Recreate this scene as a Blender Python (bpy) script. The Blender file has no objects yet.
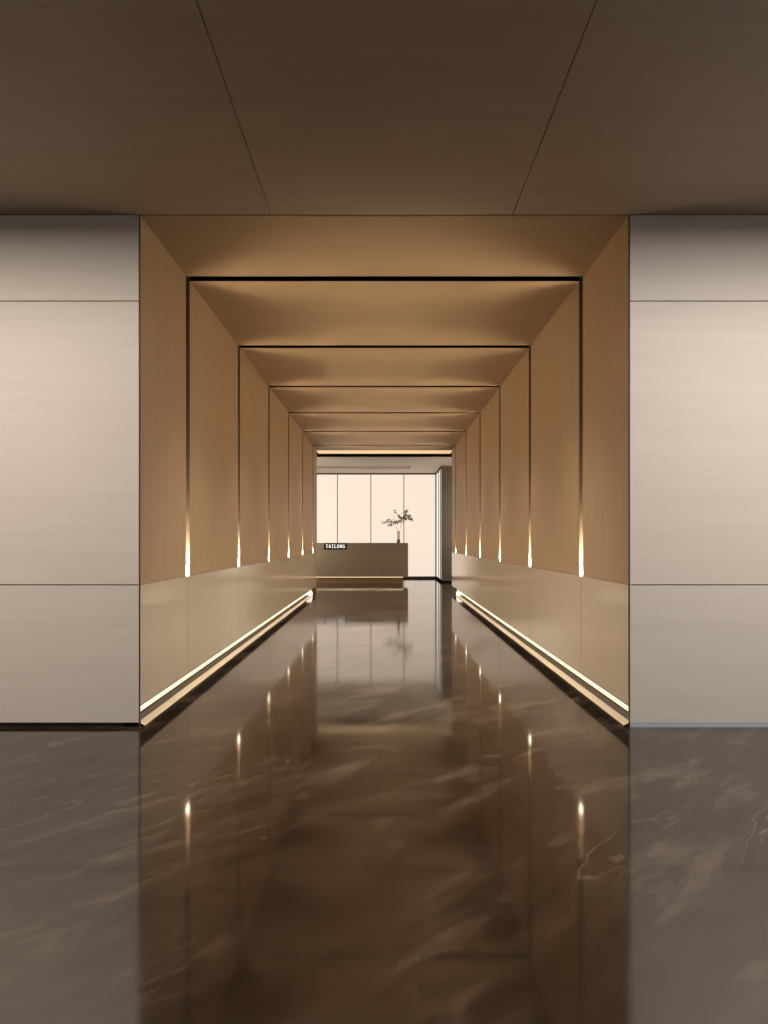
import bpy, bmesh, math, random
from mathutils import Vector, Matrix

random.seed(7)
scene = bpy.context.scene
COL = scene.collection

# ------------------------------------------------------------------ scale
EYE = 1.148            # camera height
FPX = 620.0            # focal length in pixels of the 768x1024 frame
W = 1.5                # half width of the hall
CEIL = EYE + 1.994
DADO = EYE - 0.276           # top of the gloss wainscot
Y0 = 3.804             # face of the lobby walls / mouth of the hall
YE = 13.78             # far end of the hall
RIMS = [4.734 + 1.662 * n for n in range(6)]
GW = 0.045             # half width of a reveal
SEAM = EYE + 1.466    # upper joint of the lobby wall panels
GD = 0.15              # depth of a reveal


def lin(r, g, b):
    def f(c):
        c /= 255.0
        return c / 12.92 if c <= 0.04045 else ((c + 0.055) / 1.055) ** 2.4
    return (f(r), f(g), f(b), 1.0)


# -------------------------------------------------------------- materials
def new_mat(name):
    m = bpy.data.materials.new(name)
    m.use_nodes = True
    nt = m.node_tree
    b = nt.nodes['Principled BSDF']
    return m, nt, b


def plain(name, col, rough=0.5, metal=0.0, spec=0.5, coat=0.0):
    m, nt, b = new_mat(name)
    b.inputs['Base Color'].default_value = col
    b.inputs['Roughness'].default_value = rough
    b.inputs['Metallic'].default_value = metal
    b.inputs['Specular IOR Level'].default_value = spec
    if coat:
        b.inputs['Coat Weight'].default_value = coat
        b.inputs['Coat Roughness'].default_value = 0.08
    # faint unevenness so that nothing is perfectly uniform
    tc = nt.nodes.new('ShaderNodeTexCoord')
    n = nt.nodes.new('ShaderNodeTexNoise')
    n.inputs['Scale'].default_value = 6.0
    n.inputs['Detail'].default_value = 4.0
    nt.links.new(tc.outputs['Object'], n.inputs['Vector'])
    mr = nt.nodes.new('ShaderNodeMapRange')
    mr.inputs['To Min'].default_value = max(0.02, rough * 0.9)
    mr.inputs['To Max'].default_value = min(1.0, rough * 1.1)
    nt.links.new(n.outputs['Fac'], mr.inputs['Value'])
    nt.links.new(mr.outputs['Result'], b.inputs['Roughness'])
    return m


def grain(name, c1, c2, scale, rough, spec=0.4, detail=6.0, fine=None, bump=0.0):
    """brushed / veneer look: noise stretched along one axis"""
    m, nt, b = new_mat(name)
    L = nt.links
    tc = nt.nodes.new('ShaderNodeTexCoord')
    mp = nt.nodes.new('ShaderNodeMapping')
    mp.inputs['Scale'].default_value = scale
    L.new(tc.outputs['Object'], mp.inputs['Vector'])
    n1 = nt.nodes.new('ShaderNodeTexNoise')
    n1.inputs['Scale'].default_value = 1.0
    n1.inputs['Detail'].default_value = detail
    n1.inputs['Roughness'].default_value = 0.62
    L.new(mp.outputs['Vector'], n1.inputs['Vector'])
    mp2 = nt.nodes.new('ShaderNodeMapping')
    mp2.inputs['Scale'].default_value = tuple(s * 5.0 for s in scale)
    mp2.inputs['Location'].default_value = (3.1, 1.7, 9.2)
    L.new(tc.outputs['Object'], mp2.inputs['Vector'])
    n2 = nt.nodes.new('ShaderNodeTexNoise')
    n2.inputs['Scale'].default_value = 1.0
    n2.inputs['Detail'].default_value = 3.0
    L.new(mp2.outputs['Vector'], n2.inputs['Vector'])
    mix = nt.nodes.new('ShaderNodeMath')
    mix.operation = 'MULTIPLY_ADD'
    mix.inputs[1].default_value = 0.35
    L.new(n2.outputs['Fac'], mix.inputs[0])
    mm = nt.nodes.new('ShaderNodeMath')
    mm.operation = 'MULTIPLY'
    mm.inputs[1].default_value = 0.65
    L.new(n1.outputs['Fac'], mm.inputs[0])
    L.new(mm.outputs['Value'], mix.inputs[2])
    r = nt.nodes.new('ShaderNodeValToRGB')
    r.color_ramp.elements[0].position = 0.32
    r.color_ramp.elements[0].color = c1
    r.color_ramp.elements[1].position = 0.68
    r.color_ramp.elements[1].color = c2
    L.new(mix.outputs['Value'], r.inputs['Fac'])
    L.new(r.outputs['Color'], b.inputs['Base Color'])
    b.inputs['Roughness'].default_value = rough
    b.inputs['Specular IOR Level'].default_value = spec
    return m


def glow(name, col, strength):
    m, nt, b = new_mat(name)
    b.inputs['Base Color'].default_value = (col[0] * 0.12, col[1] * 0.12, col[2] * 0.12, 1)
    b.inputs['Emission Color'].default_value = col
    b.inputs['Emission Strength'].default_value = strength
    b.inputs['Roughness'].default_value = 0.5
    return m


def marble():
    m, nt, b = new_mat('brown_marble')
    L = nt.links
    N = nt.nodes.new
    tc = N('ShaderNodeTexCoord')
    # veins run diagonally across the slabs
    mp = N('ShaderNodeMapping')
    rt = N('ShaderNodeMapping')
    rt.inputs['Rotation'].default_value = (0, 0, math.radians(-43))
    L.new(tc.outputs['Object'], rt.inputs['Vector'])
    mp.inputs['Scale'].default_value = (0.8, 2.6, 1.0)
    L.new(rt.outputs['Vector'], mp.inputs['Vector'])
    warp = N('ShaderNodeTexNoise')
    warp.inputs['Scale'].default_value = 1.1
    warp.inputs['Detail'].default_value = 5
    L.new(mp.outputs['Vector'], warp.inputs['Vector'])
    wm = N('ShaderNodeVectorMath'); wm.operation = 'SCALE'
    wm.inputs['Scale'].default_value = 0.5
    L.new(warp.outputs['Color'], wm.inputs[0])
    wa = N('ShaderNodeVectorMath'); wa.operation = 'ADD'
    L.new(mp.outputs['Vector'], wa.inputs[0]); L.new(wm.outputs['Vector'], wa.inputs[1])
    cl = N('ShaderNodeTexNoise')
    cl.inputs['Scale'].default_value = 2.0
    cl.inputs['Detail'].default_value = 9
    cl.inputs['Roughness'].default_value = 0.68
    L.new(wa.outputs['Vector'], cl.inputs['Vector'])
    ramp = N('ShaderNodeValToRGB')
    e = ramp.color_ramp.elements
    e[0].position = 0.36; e[0].color = (0.010, 0.0068, 0.0048, 1)
    e[1].position = 0.70; e[1].color = (0.086, 0.063, 0.046, 1)
    k = e.new(0.55); k.color = (0.025, 0.0176, 0.0126, 1)
    L.new(cl.outputs['Fac'], ramp.inputs['Fac'])
    # thin pale veins: the zero line of a second noise
    vn = N('ShaderNodeTexNoise')
    vn.inputs['Scale'].default_value = 0.8
    vn.inputs['Detail'].default_value = 4
    vn.inputs['Roughness'].default_value = 0.58
    L.new(wa.outputs['Vector'], vn.inputs['Vector'])
    s = N('ShaderNodeMath'); s.operation = 'SUBTRACT'; s.inputs[1].default_value = 0.5
    L.new(vn.outputs['Fac'], s.inputs[0])
    a = N('ShaderNodeMath'); a.operation = 'ABSOLUTE'
    L.new(s.outputs['Value'], a.inputs[0])
    vr = N('ShaderNodeValToRGB')
    vr.color_ramp.elements[0].position = 0.0; vr.color_ramp.elements[0].color = (1, 1, 1, 1)
    vr.color_ramp.elements[1].position = 0.0055; vr.color_ramp.elements[1].color = (0, 0, 0, 1)
    L.new(a.outputs['Value'], vr.inputs['Fac'])
    pm = N('ShaderNodeTexNoise')
    pm.inputs['Scale'].default_value = 0.8
    pm.inputs['Detail'].default_value = 3
    L.new(mp.outputs['Vector'], pm.inputs['Vector'])
    pr = N('ShaderNodeMapRange')
    pr.inputs['From Min'].default_value = 0.42; pr.inputs['From Max'].default_value = 0.66
    L.new(pm.outputs['Fac'], pr.inputs['Value'])
    vv = N('ShaderNodeMath'); vv.operation = 'MULTIPLY'
    L.new(vr.outputs['Color'], vv.inputs[0]); L.new(pr.outputs['Result'], vv.inputs[1])
    mx = N('ShaderNodeMix'); mx.data_type = 'RGBA'
    L.new(vv.outputs['Value'], mx.inputs['Factor'])
    L.new(ramp.outputs['Color'], mx.inputs['A'])
    mx.inputs['B'].default_value = (0.10, 0.078, 0.06, 1)
    L.new(mx.outputs['Result'], b.inputs['Base Color'])
    # polish: slightly uneven
    rn = N('ShaderNodeTexNoise')
    rn.inputs['Scale'].default_value = 2.2
    rn.inputs['Detail'].default_value = 3
    L.new(tc.outputs['Object'], rn.inputs['Vector'])
    rr = N('ShaderNodeMapRange')
    rr.inputs['From Min'].default_value = 0.3; rr.inputs['From Max'].default_value = 0.7
    rr.inputs['To Min'].default_value = FLOOR_R[0]; rr.inputs['To Max'].default_value = FLOOR_R[1]
    L.new(rn.outputs['Fac'], rr.inputs['Value'])
    L.new(rr.outputs['Result'], b.inputs['Roughness'])
    b.inputs['IOR'].default_value = 1.95
    b.inputs['Specular Tint'].default_value = (1.0, 0.92, 0.82, 1)
    return m


FLOOR_R = (0.055, 0.10)
M = {}
M['marble'] = marble()
M['beige_left'] = grain('beige_veneer', (0.56, 0.503, 0.436, 1), (0.61, 0.553, 0.482, 1), (0.5, 0.5, 9.0), 0.42, 0.35)
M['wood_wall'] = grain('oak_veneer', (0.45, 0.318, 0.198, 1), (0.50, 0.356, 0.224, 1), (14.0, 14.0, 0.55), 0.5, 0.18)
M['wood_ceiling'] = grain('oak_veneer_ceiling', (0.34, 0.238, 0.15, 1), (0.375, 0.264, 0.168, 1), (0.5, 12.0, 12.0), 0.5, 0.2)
M['lobby_ceiling'] = grain('lobby_ceiling_veneer', (0.32, 0.245, 0.18, 1), (0.36, 0.277, 0.205, 1), (0.5, 12.0, 12.0), 0.5, 0.3)
M['wainscot'] = grain('beige_lacquer', (0.70, 0.59, 0.465, 1), (0.74, 0.625, 0.495, 1), (2.0, 2.0, 2.0), 0.13, 0.8)
M['wainscot'].node_tree.nodes['Principled BSDF'].inputs['Metallic'].default_value = 0.12
M['black'] = plain('black_metal', (0.006, 0.0048, 0.004, 1), 0.9, 0.0, 0.0)
M['reveal'] = plain('reveal_metal', (0.18, 0.138, 0.098, 1), 0.6, 0.0, 0.2)
M['seam'] = plain('dark_joint', (0.012, 0.009, 0.007, 1), 0.9, 0.0, 0.0)
M['skirt_left'] = plain('dark_skirting', (0.014, 0.013, 0.012, 1), 0.3)
M['skirt_right'] = plain('steel_skirting_blue_sheen', (0.46, 0.50, 0.55, 1), 0.4, 0.2)  # steel, with its bluish reflection put into the base colour
M['bronze'] = plain('bronze_metal', (0.11, 0.08, 0.052, 1), 0.45, 0.2)
M['joint'] = plain('wainscot_joint', (0.30, 0.24, 0.18, 1), 0.5)
M['tray'] = plain('tray_shaded', (0.10, 0.075, 0.05, 1), 0.5, 0.0, 0.2)  # base darkened to paint the shaded middle band of the tray
M['lip'] = plain('bronze_lit_lip', (0.72, 0.60, 0.45, 1), 0.45, 0.0)  # bronze paled so the lip reads as lit
M['column'] = grain('dark_column_veneer', (0.062, 0.045, 0.032, 1), (0.075, 0.055, 0.039, 1), (0.5, 0.5, 9.0), 0.4)
M['desk'] = plain('desk_lacquer', (0.20, 0.148, 0.10, 1), 0.35, 0.0, 0.5)
M['desk_top'] = plain('desk_top_lacquer', (0.185, 0.14, 0.097, 1), 0.3, 0.0, 0.5)
M['plinth'] = plain('plinth_bronze', (0.16, 0.095, 0.055, 1), 0.4, 0.0)
M['room_ceiling'] = plain('pale_ceiling', (0.55, 0.49, 0.42, 1), 0.6)
M['room_wall'] = plain('dim_wall', (0.30, 0.25, 0.2, 1), 0.6)
M['panel_glow'] = glow('backlit_cream', (1.0, 0.83, 0.68, 1), 0.90)
M['panel_frame'] = plain('panel_frame', (0.085, 0.063, 0.046, 1), 0.7, 0.0, 0.1)
M['added_plate_glow'] = glow('added_slot_glow', (1.0, 0.86, 0.66, 1), 10.0)
M['side_glow'] = glow('backlit_pale', (1.0, 0.93, 0.76, 1), 1.0)
M['frame'] = plain('dark_frame', (0.045, 0.032, 0.022, 1), 0.4)
M['slot_glow'] = glow('slot_lamp', (1.0, 0.81, 0.56, 1), 2900.0)
M['cove_glow'] = glow('cove_strip', (1.0, 0.80, 0.55, 1), 1.5)
M['cap_glow'] = glow('cove_cap', (1.0, 0.88, 0.70, 1), 1.6)
M['end_glow'] = glow('ceiling_strip', (1.0, 0.66, 0.33, 1), 0.85)
M['desk_glow'] = glow('desk_strip', (1.0, 0.72, 0.42, 1), 3.0)
M['sign'] = plain('sign_black', (0.010, 0.007, 0.005, 1), 0.6, 0.0, 0.15)
M['letter'] = glow('sign_letters_glowing', (0.95, 0.92, 0.86, 1), 1.1)  # white letters made to glow so their floor reflection stays bright
M['branch'] = plain('branch_bark', (0.10, 0.078, 0.05, 1), 0.7)
M['leaf'] = plain('grey_green_leaf', (0.085, 0.078, 0.05, 1), 0.6)
M['vase_base'] = plain('vase_dark', (0.05, 0.025, 0.014, 1), 0.3)
gm, nt_, b_ = new_mat('smoky_glass')
b_.inputs['Base Color'].default_value = (0.80, 0.72, 0.62, 1)
b_.inputs['Transmission Weight'].default_value = 1.0
b_.inputs['Roughness'].default_value = 0.03
b_.inputs['IOR'].default_value = 1.08
M['glass'] = gm


# ---------------------------------------------------------------- helpers
def bx(bm, x0, x1, y0, y1, z0, z1):
    vs = [bm.verts.new((x, y, z)) for x in (x0, x1) for y in (y0, y1) for z in (z0, z1)]
    for f in ((0, 1, 3, 2), (4, 6, 7, 5), (0, 4, 5, 1), (2, 3, 7, 6), (0, 2, 6, 4), (1, 5, 7, 3)):
        bm.faces.new([vs[i] for i in f])


def prism_y(bm, pts, y0, y1):
    """closed x-z outline pushed along y"""
    a = [bm.verts.new((x, y0, z)) for x, z in pts]
    b = [bm.verts.new((x, y1, z)) for x, z in pts]
    n = len(pts)
    bm.faces.new(a)
    bm.faces.new(b[::-1])
    for i in range(n):
        bm.faces.new((a[i], b[i], b[(i + 1) % n], a[(i + 1) % n]))


def obj(name, bm, m, parent=None, bevel=0.0, smooth=False, loc=None):
    bmesh.ops.recalc_face_normals(bm, faces=bm.faces)
    if bevel:
        bmesh.ops.bevel(bm, geom=[e for e in bm.edges], offset=bevel, segments=2, affect='EDGES', clamp_overlap=True)
    me = bpy.data.meshes.new(name)
    if loc is not None:
        bmesh.ops.translate(bm, verts=bm.verts, vec=-Vector(loc))
    bm.to_mesh(me)
    bm.free()
    me.materials.append(m)
    if smooth:
        for p in me.polygons:
            p.use_smooth = True
    o = bpy.data.objects.new(name, me)
    COL.objects.link(o)
    if loc is not None:
        o.location = loc
    if parent is not None:
        o.parent = parent
    return o


def box(name, d, m, parent=None, bevel=0.0):
    bm = bmesh.new()
    bx(bm, *d)
    return obj(name, bm, m, parent, bevel)


def struct(o):
    o['kind'] = 'structure'
    return o


def thing(name, label, cat, loc, group=None):
    o = bpy.data.objects.new(name, None)
    COL.objects.link(o)
    o.location = loc
    o.empty_display_size = 0.1
    o['label'] = label
    o['category'] = cat
    if group:
        o['group'] = group
    return o


def tag(o, label, cat, group=None):
    o['label'] = label
    o['category'] = cat
    if group:
        o['group'] = group
    return o


def lbox(name, d, m, parent, bevel=0.0):
    """box in the parent's local space"""
    return box(name, d, m, parent, bevel)


# ------------------------------------------------------------ the setting
LX = 6.0
YB = -5.0
struct(box('floor', (-LX, LX, YB, 20.2, -0.15, 0.0), M['marble']))

# lobby ceiling: three long boards seen with two joints
ceil = struct(box('ceiling', (-LX, LX, YB, 20.2, CEIL + 0.175, CEIL + 0.30), M['seam']))
for a, b in ((-LX, -0.695), (-0.695, 0.785), (0.785, LX)):
    box('ceiling_board', (a + 0.0025, b - 0.0025, YB, Y0 - 0.004, CEIL, CEIL + 0.174), M['lobby_ceiling'], ceil)

# lobby walls
for side, s in (('left', -1), ('right', 1)):
    xa, xb = s * (W + 0.004), s * LX
    x0, x1 = min(xa, xb), max(xa, xb)
    w = struct(box('wall_' + side, (x0 + (0.16 if s > 0 else 0), x1 - (0.16 if s < 0 else 0), Y0 + 0.03, Y0 + 0.20, 0.0, CEIL + 0.174), M['seam']))
    mat = M['beige_left']
    e0, e1 = (x0, x1 - 0.0035) if s < 0 else (x0 + 0.0035, x1)
    for z0, z1 in ((0.027, DADO - 0.003), (DADO + 0.003, SEAM - 0.003), (SEAM + 0.003, CEIL)):
        box('wall_panel', (e0, e1, Y0, Y0 + 0.03, z0, z1), mat, w, 0.0012)
    struct(box('baseboard_' + side, (e0, e1, Y0 + (0.012 if s < 0 else -0.002), Y0 + (0.03 if s < 0 else -0.0002), 0.0, 0.0265 if s < 0 else 0.034),
               M['skirt_left'] if s < 0 else M['skirt_right']))

# hall walls and ceiling in bays between the reveals
starts = [Y0 + 0.009] + [r + GW for r in RIMS]
ends = [r - GW for r in RIMS] + [YE]
for side, s in (('left', -1), ('right', 1)):
    def X(a, b):
        a, b = s * a, s * b
        return min(a, b), max(a, b)
    w = struct(box('wall_hall_' + side, X(W + GD + 0.015, W + 0.30) + (Y0 + 0.2, YE - 0.001, 0.0, CEIL + 0.174), M['seam']))
    for a, b in zip(starts, ends):
        box('wood_panel', X(W, W + GD + 0.015) + (a, b, DADO + 0.002, CEIL), M['wood_wall'], w)
    seams = [Y0 + 0.0085] + RIMS + [YE]
    for a, b in zip(seams[:-1], seams[1:]):
        box('wainscot_panel', X(W, W + 0.022) + (a + 0.0015, b - 0.0015, 0.1300, DADO), M['wainscot'], w)
    for y in RIMS:
        box('joint', X(W - 0.0006, W + 0.02) + (y - 0.004, y + 0.004, 0.1300, DADO), M['joint'], w)
    box('edge_trim', X(W + 0.0005, W + 0.05) + (Y0 + 0.006, YE - 0.001, 0.1255, 0.1298), M['black'], w)
    box('wainscot_backing', X(W + 0.022, W + GD + 0.015) + (Y0 + 0.03, YE - 0.001, 0.1305, DADO), M['seam'], w)
    box('toe_block', X(W + 0.02, W + GD + 0.015) + (12.685, YE - 0.001, 0.0, 0.085), M['bronze'], w)

hall_ceiling = ceil
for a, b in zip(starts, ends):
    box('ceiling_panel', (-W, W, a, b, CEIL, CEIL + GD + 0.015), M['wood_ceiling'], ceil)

# black reveal running up one wall, over the ceiling and down the other
for i, y in enumerate(RIMS):
    bm = bmesh.new()
    t = 0.014
    o_, d_ = W + 0.012, W + GD
    zc = CEIL + GD
    # back
    bx(bm, -d_ - t, -d_, y - GW, y + GW, DADO, zc + t)
    bx(bm, d_, d_ + t, y - GW, y + GW, DADO, zc + t)
    bc = bmesh.new()
    bx(bc, -d_, d_, y - GW, y + GW, zc, zc + t)
    # cheeks
    for c0, c1 in ((y - GW, y - GW + 0.003), (y + GW - 0.003, y + GW)):
        bx(bm, -d_, -W - 0.001, c0, c1, DADO, zc)
        bx(bm, W + 0.001, d_, c0, c1, DADO, zc)
        bx(bc, -W - 0.001, W + 0.001, c0, c1, CEIL + 0.001, zc)
    tr = struct(obj('trim_%d' % (i + 1), bm, M['reveal']))
    obj('ceiling_channel', bc, M['black'], tr)

# thin shadow line at the mouth of the hall
bm = bmesh.new()
bx(bm, -W - 0.0066, -W - 0.0005, Y0 + 0.002, Y0 + 0.0075, 0.0, CEIL)
bx(bm, W + 0.0005, W + 0.0066, Y0 + 0.002, Y0 + 0.0075, 0.0, CEIL)
struct(obj('trim_7', bm, M['panel_frame']))

# ------------------------------------------------------- slot uplights
ordn = ['first', 'second', 'third', 'fourth', 'fifth', 'last']
for side, s in (('left', -1), ('right', 1)):
    for i, y in enumerate(RIMS):
        lab = 'lit slot uplight under the %s black reveal %sof the %s hall wall' % (
            ordn[i], 'from the lobby ' if i < 5 else 'before the desk ', side)
        t = thing('slot_uplight', lab, 'wall light', (s * (W + 0.075), y, DADO), 'slot uplights in the hall walls')
        lbox('housing', (-0.050, 0.050, -0.034, 0.034, 0.0005, 0.012), M['black'], t)
        lbox('added_glow_plate', (-0.072, 0.072, 0.0365, 0.0410, 0.0005, 0.085), M['added_plate_glow'], t)  # glowing plate added to brighten the foot of the slot
        lens = lbox('lens', (-0.040, 0.040, -0.024, 0.024, 0.0125, 0.016), M['slot_glow'], t)

# --------------------------------------------------------- cove lights
for side, s in (('left', -1), ('right', 1)):
    t = thing('cove_light', 'long warm cove light in a bronze tray along the foot of the %s hall wall' % side,
              'cove light', (s * W, Y0, 0.0), 'cove lights along the hall')
    ya, yb = 0.0150, 12.66 - Y0
    # tray: shelf with a raised lip, hung clear of the floor
    bm = bmesh.new()
    pts = [(0.100, 0.124), (0.100, 0.001), (-0.023, 0.001), (-0.0238, 0.0035), (-0.022, 0.005), (0.026, 0.019), (0.050, 0.022), (0.088, 0.024), (0.092, 0.124)]
    prism_y(bm, [(s * x, z) for x, z in pts], ya, yb)
    obj('tray', bm, M['tray'], t)
    bm = bmesh.new()
    pts = [(-0.0240, 0.0037), (-0.0240, 0.0060), (-0.0215, 0.0080), (0.000, 0.0150), (0.024, 0.0205), (0.026, 0.0192), (-0.0218, 0.0052)]
    prism_y(bm, [(s * x, z) for x, z in pts], ya, yb)
    obj('lip', bm, M['lip'], t)
    bm = bmesh.new()
    pts = [(0.0915, 0.0330), (0.0870, 0.0330), (0.0850, 0.070), (0.0880, 0.074), (0.0915, 0.074)]
    prism_y(bm, [(s * x, z) for x, z in pts], ya, yb)
    obj('diffuser', bm, M['cove_glow'], t)
    bm = bmesh.new()
    pts = [(0.104, 0.124), (0.104, 0.001), (-0.0235, 0.001), (-0.0242, 0.007), (0.004, 0.020), (0.012, 0.124)]
    prism_y(bm, [(s * x, z) for x, z in pts], ya - 0.006, ya)
    obj('end_plate', bm, M['black'], t)
    bm = bmesh.new()
    pts = [(0.100, 0.1245), (0.100, 0.001), (-0.024, 0.001), (-0.030, 0.014), (-0.030, 0.07), (-0.003, 0.1245)]
    prism_y(bm, [(s * x, z) for x, z in pts], yb, yb + 0.02)
    obj('end_cap', bm, M['cap_glow'], t)

# ------------------------------------------------------ far reception room
RB = 18.5
RX0, RX1 = -4.6, 4.6
struct(box('wall_back', (RX0, RX1, RB + 0.06, RB + 0.2, 0.0, CEIL + 0.174), M['frame']))
struct(box('wall_room_left', (RX0 - 0.15, RX0, YE, RB + 0.2, 0.0, CEIL + 0.174), M['room_wall']))
struct(box('wall_inner_left', (RX0, -W - 0.30, YE - 0.18, YE, 0.0, CEIL + 0.174), M['room_wall']))
struct(box('wall_inner_right', (W + 0.30, RX1, YE - 0.18, YE, 0.0, CEIL + 0.174), M['room_wall']))
struct(box('wall_room_right', (RX1, RX1 + 0.15, YE, RB + 0.2, 0.0, CEIL + 0.174), M['room_wall']))
struct(box('baseboard_back', (RX0, 1.54, RB - 0.012, RB + 0.06, 0.0, 0.045), M['frame']))

# ceiling of the room with a flush black panel as the shade of the gap
box('gap_shade_panel', (RX0, RX1, 14.345, 14.915, CEIL + 0.006, CEIL + 0.174), M['black'], ceil)
box('ceiling_field', (RX0, RX1, 14.92, 16.75, CEIL, CEIL + 0.12), M['room_ceiling'], ceil)
box('ceiling_field', (RX0, RX1, 17.50, RB + 0.06, CEIL, CEIL + 0.12), M['room_ceiling'], ceil)
box('ceiling_field', (0.72, RX1, 16.75, 17.50, CEIL, CEIL + 0.12), M['room_ceiling'], ceil)
box('recess_liner', (RX0, 0.72, 16.75, 17.50, CEIL + 0.03, CEIL + 0.12), M['room_wall'], ceil)

t = thing('linear_ceiling_light', 'warm linear ceiling light across the far end of the hall', 'ceiling light', (0, 14.08, CEIL))
lbox('housing', (-1.60, 1.60, -0.29, 0.26, 0.02, 0.10), M['black'], t)
lbox('diffuser', (-1.52, 1.52, -0.26, 0.24, 0.0, 0.02), M['end_glow'], t)

# backlit panels of the end wall
px = [-2.393, -1.401, -0.405, 0.581, 1.531]
labs = ['backlit cream wall panel behind the reception sign, partly cut off by the hall wall',
        'backlit cream wall panel behind the middle of the reception desk',
        'backlit cream wall panel just left of the vase, behind the spreading twigs',
        'tall backlit cream wall panel beside the slim side panels, right of the desk']
for i in range(4):
    a, b = px[i], px[i + 1]
    t = thing('backlit_panel', labs[i], 'light panel', ((a + b) / 2, RB, 0.05), 'backlit panels of the end wall')
    h = (b - a) / 2
    fr = bmesh.new()
    z1 = CEIL - 0.04 - 0.05
    bx(fr, -h, -h + 0.011, 0.0, 0.058, 0.0, z1 + 0.038)
    bx(fr, h - 0.011, h, 0.0, 0.058, 0.0, z1 + 0.038)
    bx(fr, -h + 0.011, h - 0.011, 0.0, 0.058, z1 - 0.004, z1 + 0.038)
    bx(fr, -h + 0.011, h - 0.011, 0.0, 0.058, 0.0, 0.012)
    obj('frame', fr, M['panel_frame'], t)
    lbox('diffuser', (-h + 0.011, h - 0.011, 0.008, 0.05, 0.012, z1 - 0.004), M['panel_glow'], t)
struct(box('wall_back_plain', (RX0, -2.395, RB, RB + 0.06, 0.05, CEIL), M['room_wall']))

# right return: slim backlit panels, then the dark column face
CY = 16.70
struct(box('column_right', (1.567, RX1, CY + 0.02, RB + 0.06, 0.0, CEIL), M['seam']))
colr = struct(box('wall_column', (1.545, RX1, CY + 0.012, CY + 0.02, 0.0, CEIL), M['seam']))
for z0, z1 in ((0.05, 0.903), (0.908, 2.707), (2.712, CEIL)):
    box('wall_panel', (1.545, RX1, CY, CY + 0.012, z0, z1), M['column'], colr)
struct(box('baseboard_column', (1.545, RX1, CY - 0.004, CY + 0.012, 0.0, 0.045), M['black']))
yy = [CY + 0.02, CY + 0.38, CY + 0.93, RB - 0.012]
labs = ['slim pale backlit side panel next to the dark column',
        'slim pale backlit side panel between two other slim panels',
        'slim pale backlit side panel in the corner beside the end wall']
for i in range(3):
    a, b = yy[i], yy[i + 1]
    t = thing('side_panel', labs[i], 'light panel', (1.565, (a + b) / 2, 0.0), 'slim backlit side panels')
    h = (b - a) / 2
    fr = bmesh.new()
    bx(fr, -0.022, 0.0, -h, -h + 0.10, 0.0, CEIL - 0.002)
    bx(fr, -0.022, 0.0, h - 0.15, h, 0.0, CEIL - 0.002)
    bx(fr, -0.022, 0.0, -h + 0.10, h - 0.15, 0.0, 0.075)
    bx(fr, -0.022, 0.0, -h + 0.10, h - 0.15, CEIL - 0.05, CEIL - 0.002)
    obj('frame', fr, M['black'], t)
    lbox('diffuser', (-0.0205, 0.0, -h + 0.10, h - 0.15, 0.075, CEIL - 0.05), M['side_glow'], t)

# ------------------------------------------------------------------- desk
DY = 16.40
desk = thing('reception_desk', 'long brown reception desk with a lit recessed plinth in front of the backlit wall', 'desk', (0.0, DY, 0.0))
DX0, DX1 = -2.67, 0.627
lbox('body', (DX0, DX1, 0.0, 0.80, 0.169, 0.893), M['desk'], desk, 0.004)
lbox('counter_top', (DX0, DX1, -0.002, 0.82, 0.898, 1.069), M['desk_top'], desk, 0.004)
lbox('shadow_joint', (DX0 + 0.01, DX1 - 0.01, 0.012, 0.79, 0.8925, 0.8985), M['frame'], desk)
lbox('plinth', (DX0 + 0.1, 0.497, 0.11, 0.70, 0.0, 0.169), M['plinth'], desk)
lbox('led_strip', (DX0 + 0.1, 0.497, 0.030, 0.044, 0.160, 0.1695), M['desk_glow'], desk)

sg = thing('sign_plate', 'small black sign plate with white capital letters on the desk front', 'sign', (-1.296, DY - 0.002, 0.983))
lbox('plate', (-0.298, 0.298, -0.014, 0.0, -0.085, 0.085), M['sign'], sg, 0.002)
# seven slab capitals cut from strokes
bm = bmesh.new()
LW, LH, SW, GAP = 0.056, 0.092, 0.015, 0.0185


def stroke(x, a, b, c, d, w=SW):
    p, q = Vector((a * LW, b * LH)), Vector((c * LW, d * LH))
    n = (q - p).normalized()
    m_ = Vector((-n.y, n.x)) * w / 2
    c4 = [p + m_, q + m_, q - m_, p - m_]
    f = [bm.verts.new((x + k.x, -0.0175, k.y - LH / 2)) for k in c4]
    g = [bm.verts.new((x + k.x, -0.0141, k.y - LH / 2)) for k in c4]
    bm.faces.new(f); bm.faces.new(g[::-1])
    for k in range(4):
        bm.faces.new((f[k], g[k], g[(k + 1) % 4], f[(k + 1) % 4]))


e = SW / 2
ex, ez = e / LW, e / LH
GL = {
    'T': [(0, 1 - ez, 1, 1 - ez), (.5, 0, .5, 1), (.22, ez, .78, ez)],
    'A': [(ex, 0, .42, 1), (1 - ex, 0, .58, 1), (.25, .34, .75, .34), (.3, 1 - ez, .7, 1 - ez)],
    'I': [(.5, 0, .5, 1), (.12, ez, .88, ez), (.12, 1 - ez, .88, 1 - ez)],
    'L': [(.22, 0, .22, 1), (.0, ez, 1, ez), (.0, 1 - ez, .46, 1 - ez)],
    'O': [(ex, .1, ex, .9), (1 - ex, .1, 1 - ex, .9), (.12, ez, .88, ez), (.12, 1 - ez, .88, 1 - ez)],
    'N': [(ex, 0, ex, 1), (1 - ex, 0, 1 - ex, 1), (ex, .96, 1 - ex, .04)],
    'G': [(ex, .1, ex, .9), (.12, ez, .9, ez), (.12, 1 - ez, .95, 1 - ez), (1 - ex, 0, 1 - ex, .46), (.55, .44, 1, .44)],
}
x = -(7 * LW + 6 * GAP) / 2
for ch in 'TAILONG':
    for st in GL[ch]:
        stroke(x, *st)
    x += LW + GAP
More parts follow.
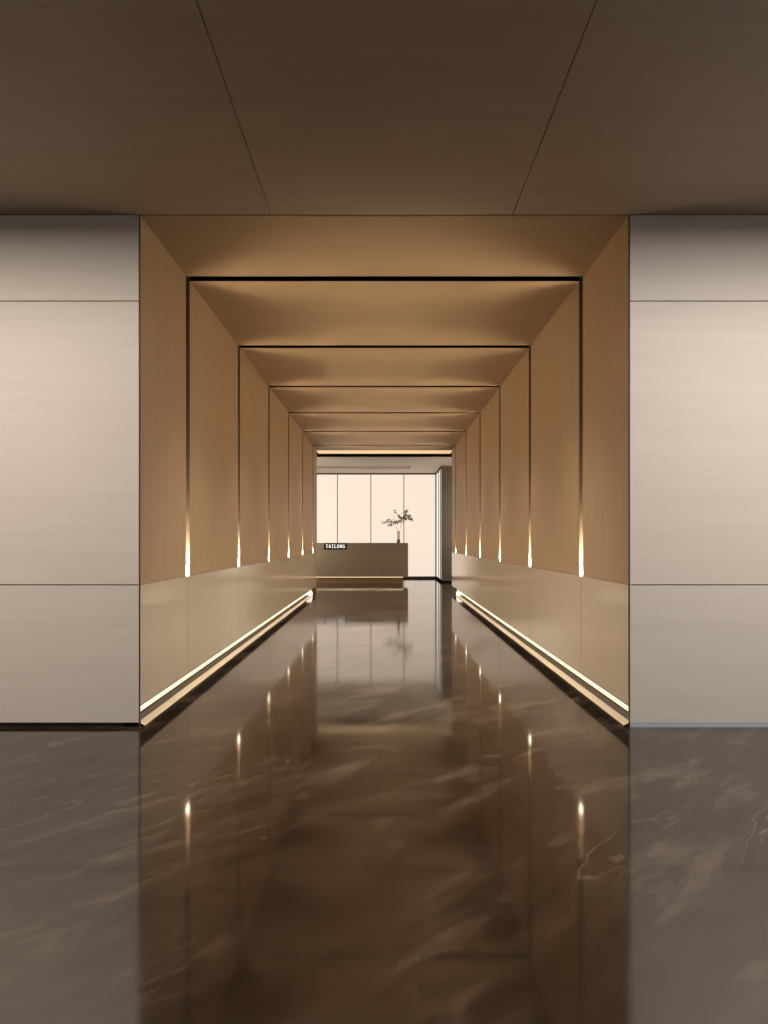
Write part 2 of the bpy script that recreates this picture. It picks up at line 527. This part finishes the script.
obj('lettering', bm, M['letter'], sg)


# --------------------------------------------------------- vase and twigs
def lathe(bm, prof, seg=24):
    rings = []
    for r, z in prof:
        rings.append([bm.verts.new((r * math.cos(2 * math.pi * k / seg), r * math.sin(2 * math.pi * k / seg), z)) for k in range(seg)])
    for a, b in zip(rings[:-1], rings[1:]):
        for k in range(seg):
            bm.faces.new((a[k], a[(k + 1) % seg], b[(k + 1) % seg], b[k]))
    return rings


VX, VY, VZ = 0.380, DY + 0.22, 1.0695
vase = thing('vase', 'slim clear glass vase with a dark foot on the reception desk', 'vase', (VX, VY, VZ))
bm = bmesh.new()
r = lathe(bm, [(0.040, 0.0), (0.044, 0.006), (0.044, 0.098), (0.040, 0.102)])
bm.faces.new(r[0][::-1]); bm.faces.new(r[-1])
obj('foot', bm, M['vase_base'], vase)
bm = bmesh.new()
r = lathe(bm, [(0.030, 0.103), (0.036, 0.20), (0.044, 0.315), (0.041, 0.315), (0.033, 0.20), (0.027, 0.110)])
bm.faces.new(r[0][::-1]); bm.faces.new(r[-1])
obj('glass_body', bm, M['glass'], vase, smooth=True)


def tube(bm, pts, r0, r1, seg=6):
    prev = None
    n = len(pts)
    for i, p in enumerate(pts):
        d = (pts[min(i + 1, n - 1)] - pts[max(i - 1, 0)]).normalized()
        u = d.cross(Vector((0.3, 1, 0.1))).normalized()
        v = d.cross(u)
        rr = r0 + (r1 - r0) * i / (n - 1)
        ring = [bm.verts.new(p + (u * math.cos(2 * math.pi * k / seg) + v * math.sin(2 * math.pi * k / seg)) * rr) for k in range(seg)]
        if prev:
            for k in range(seg):
                bm.faces.new((prev[k], prev[(k + 1) % seg], ring[(k + 1) % seg], ring[k]))
        prev = ring


def bez(a, b, c, d, n=12):
    out = []
    for i in range(n + 1):
        t = i / n
        out.append(a * (1 - t) ** 3 + b * 3 * t * (1 - t) ** 2 + c * 3 * t * t * (1 - t) + d * t ** 3)
    return out


def leaf(bm, p, d, up, ln, wd):
    d = d.normalized()
    sd = d.cross(up).normalized()
    nn = sd.cross(d)
    a = bm.verts.new(p)
    b = bm.verts.new(p + d * ln * 0.45 + sd * wd + nn * 0.003)
    c = bm.verts.new(p + d * ln)
    e = bm.verts.new(p + d * ln * 0.45 - sd * wd + nn * 0.003)
    f = bm.verts.new(p + d * ln * 0.5 + nn * -0.004)
    bm.faces.new((a, b, f)); bm.faces.new((b, c, f)); bm.faces.new((c, e, f)); bm.faces.new((e, a, f))


V = Vector
tw = thing('leafy_branch', 'sparse wide-spreading leafy branch standing in the glass vase', 'branch', (VX, VY, VZ + 0.115))
bs, bl = bmesh.new(), bmesh.new()
# coordinates relative to the vase foot, x right, z up (base at 0.12)
Z = 0.115


def P(x, z, y=0.0):
    return V((x, y, z - Z))


mains = [
    bez(P(0.0, 0.125), P(0.02, 0.33), P(0.03, 0.45, -0.02), P(0.13, 0.58, -0.03)),            # right stem
    bez(P(-0.005, 0.125, 0.01), P(-0.015, 0.33, 0.01), P(-0.03, 0.38, 0.03), P(-0.07, 0.46, 0.05)),  # left stem
    bez(P(0.13, 0.58, -0.03), P(0.19, 0.63, -0.05), P(0.26, 0.70, 0.0), P(0.34, 0.72, 0.03)),
    bez(P(0.13, 0.58, -0.03), P(-0.02, 0.53, 0.0), P(-0.16, 0.49, 0.04), P(-0.30, 0.44, 0.06)),
    bez(P(-0.02, 0.53, 0.0), P(-0.16, 0.56, 0.04), P(-0.30, 0.57, 0.0), P(-0.45, 0.54, -0.06)),
    bez(P(-0.10, 0.52, 0.02), P(-0.12, 0.60, 0.0), P(-0.11, 0.74, 0.0), P(-0.09, 0.86, 0.02)),
    bez(P(0.14, 0.60, -0.03), P(0.13, 0.69, -0.06), P(0.17, 0.78, -0.10), P(0.26, 0.84, -0.12)),
    bez(P(0.10, 0.57, -0.02), P(0.06, 0.66, 0.05), P(0.02, 0.70, 0.10), P(-0.02, 0.72, 0.14)),
    bez(P(0.20, 0.64, -0.04), P(0.29, 0.62, -0.08), P(0.34, 0.60, -0.1), P(0.38, 0.62, -0.16)),
]
for k, m in enumerate(mains):
    tube(bs, m, 0.0048 if k < 2 else 0.0036, 0.0036 if k < 2 else 0.0015)
for k, m in enumerate(mains[2:]):
    dens = [44, 60, 48, 12, 44, 36, 30][k]
    for q in range(dens):
        t = random.uniform(0.12, 1.0)
        if k == 3:
            t = random.uniform(0.84, 1.0)
        i = min(int(t * 12), 11)
        p = m[i].lerp(m[i + 1], t * 12 - i)
        off = V((random.gauss(0, 0.026), random.gauss(0, 0.04), random.gauss(0.018, 0.026)))
        if k == 3:
            off *= 0.5
        e = p + off
        tube(bs, [p, p.lerp(e, 0.5) + V((0, 0, 0.004)), e], 0.0014, 0.001, 4)
        for _ in range(2):
            d = V((random.uniform(-1, 1), random.uniform(-1, 1), random.uniform(-0.4, 1)))
            leaf(bl, e, d, V((0.2, 0.3, 1)), random.uniform(0.032, 0.056), random.uniform(0.010, 0.016))
obj('stems', bs, M['branch'], tw)
obj('leaves', bl, M['leaf'], tw)

# ---------------------------------------------------------------- lighting
def area(name, loc, rot, sx, sy, power, col, spread=180.0):
    l = bpy.data.lights.new(name, 'AREA')
    l.shape = 'RECTANGLE'
    l.size, l.size_y = sx, sy
    l.energy = power
    l.color = col
    l.spread = math.radians(spread)
    o = bpy.data.objects.new(name, l)
    COL.objects.link(o)
    o.location = loc
    o.rotation_euler = rot
    return o


area('lobby_wash_left', (-3.3, 2.15, CEIL - 0.012), (0, 0, 0), 4.2, 0.10, 152, (1.0, 0.89, 0.80), 176)
area('lobby_wash_right', (3.3, 2.15, CEIL - 0.012), (0, 0, 0), 4.2, 0.10, 165, (1.0, 0.915, 0.85), 176)

for i, y in enumerate(RIMS):      # unseen fill lamps added in the ceiling reveals to brighten the hall
    area('added_hall_fill', (0, y, CEIL + 0.05), (0, 0, 0), 1.2, 0.01, 37, (1.0, 0.86, 0.68), 84)
area('added_room_fill_left', (-3.3, 14.2, 1.7), (math.radians(90), 0, 0), 2.2, 2.2, 115, (1.0, 0.86, 0.70))  # unseen lamp added behind the hall wall to brighten desk and column
area('added_room_fill_right', (3.3, 14.2, 1.7), (math.radians(90), 0, 0), 2.2, 2.2, 115, (1.0, 0.86, 0.70))  # matching unseen fill lamp added on the right

w = bpy.data.worlds.new('world')
scene.world = w
w.use_nodes = True
nt = w.node_tree
bg = nt.nodes['Background']
tc = nt.nodes.new('ShaderNodeTexCoord')
sp = nt.nodes.new('ShaderNodeSeparateXYZ')
nt.links.new(tc.outputs['Generated'], sp.inputs['Vector'])
mr = nt.nodes.new('ShaderNodeMapRange')
mr.inputs['From Min'].default_value = -0.3
mr.inputs['From Max'].default_value = 0.8
nt.links.new(sp.outputs['X'], mr.inputs['Value'])
mx = nt.nodes.new('ShaderNodeMix')
mx.data_type = 'RGBA'
mx.inputs['A'].default_value = (0.22, 0.185, 0.15, 1)
mx.inputs['B'].default_value = (0.46, 0.50, 0.56, 1)
nt.links.new(mr.outputs['Result'], mx.inputs['Factor'])
nt.links.new(mx.outputs['Result'], bg.inputs['Color'])
bg.inputs['Strength'].default_value = 1.0

# ------------------------------------------------------------------ camera
cam = bpy.data.cameras.new('camera')
co = bpy.data.objects.new('camera', cam)
COL.objects.link(co)
co.location = (0, 0, EYE)
co.rotation_euler = (math.radians(90), 0, 0)
cam.sensor_fit = 'VERTICAL'
cam.sensor_height = 36.0
cam.lens = FPX / 1024.0 * 36.0
cam.shift_y = 28.0 / 1024.0
cam.shift_x = -0.4 / 1024.0
cam.clip_start = 0.05
scene.camera = co

vs = scene.view_settings
scene.display_settings.display_device = 'sRGB'
vs.view_transform = 'Standard'
vs.look = 'None'
vs.exposure = 0.0
vs.gamma = 1.0
vs.use_curve_mapping = False
cy = scene.cycles
cy.use_denoising = True
cy.max_bounces = 12
cy.diffuse_bounces = 7
cy.glossy_bounces = 6
cy.sample_clamp_indirect = 6.0
cy.caustics_reflective = False
cy.caustics_refractive = False
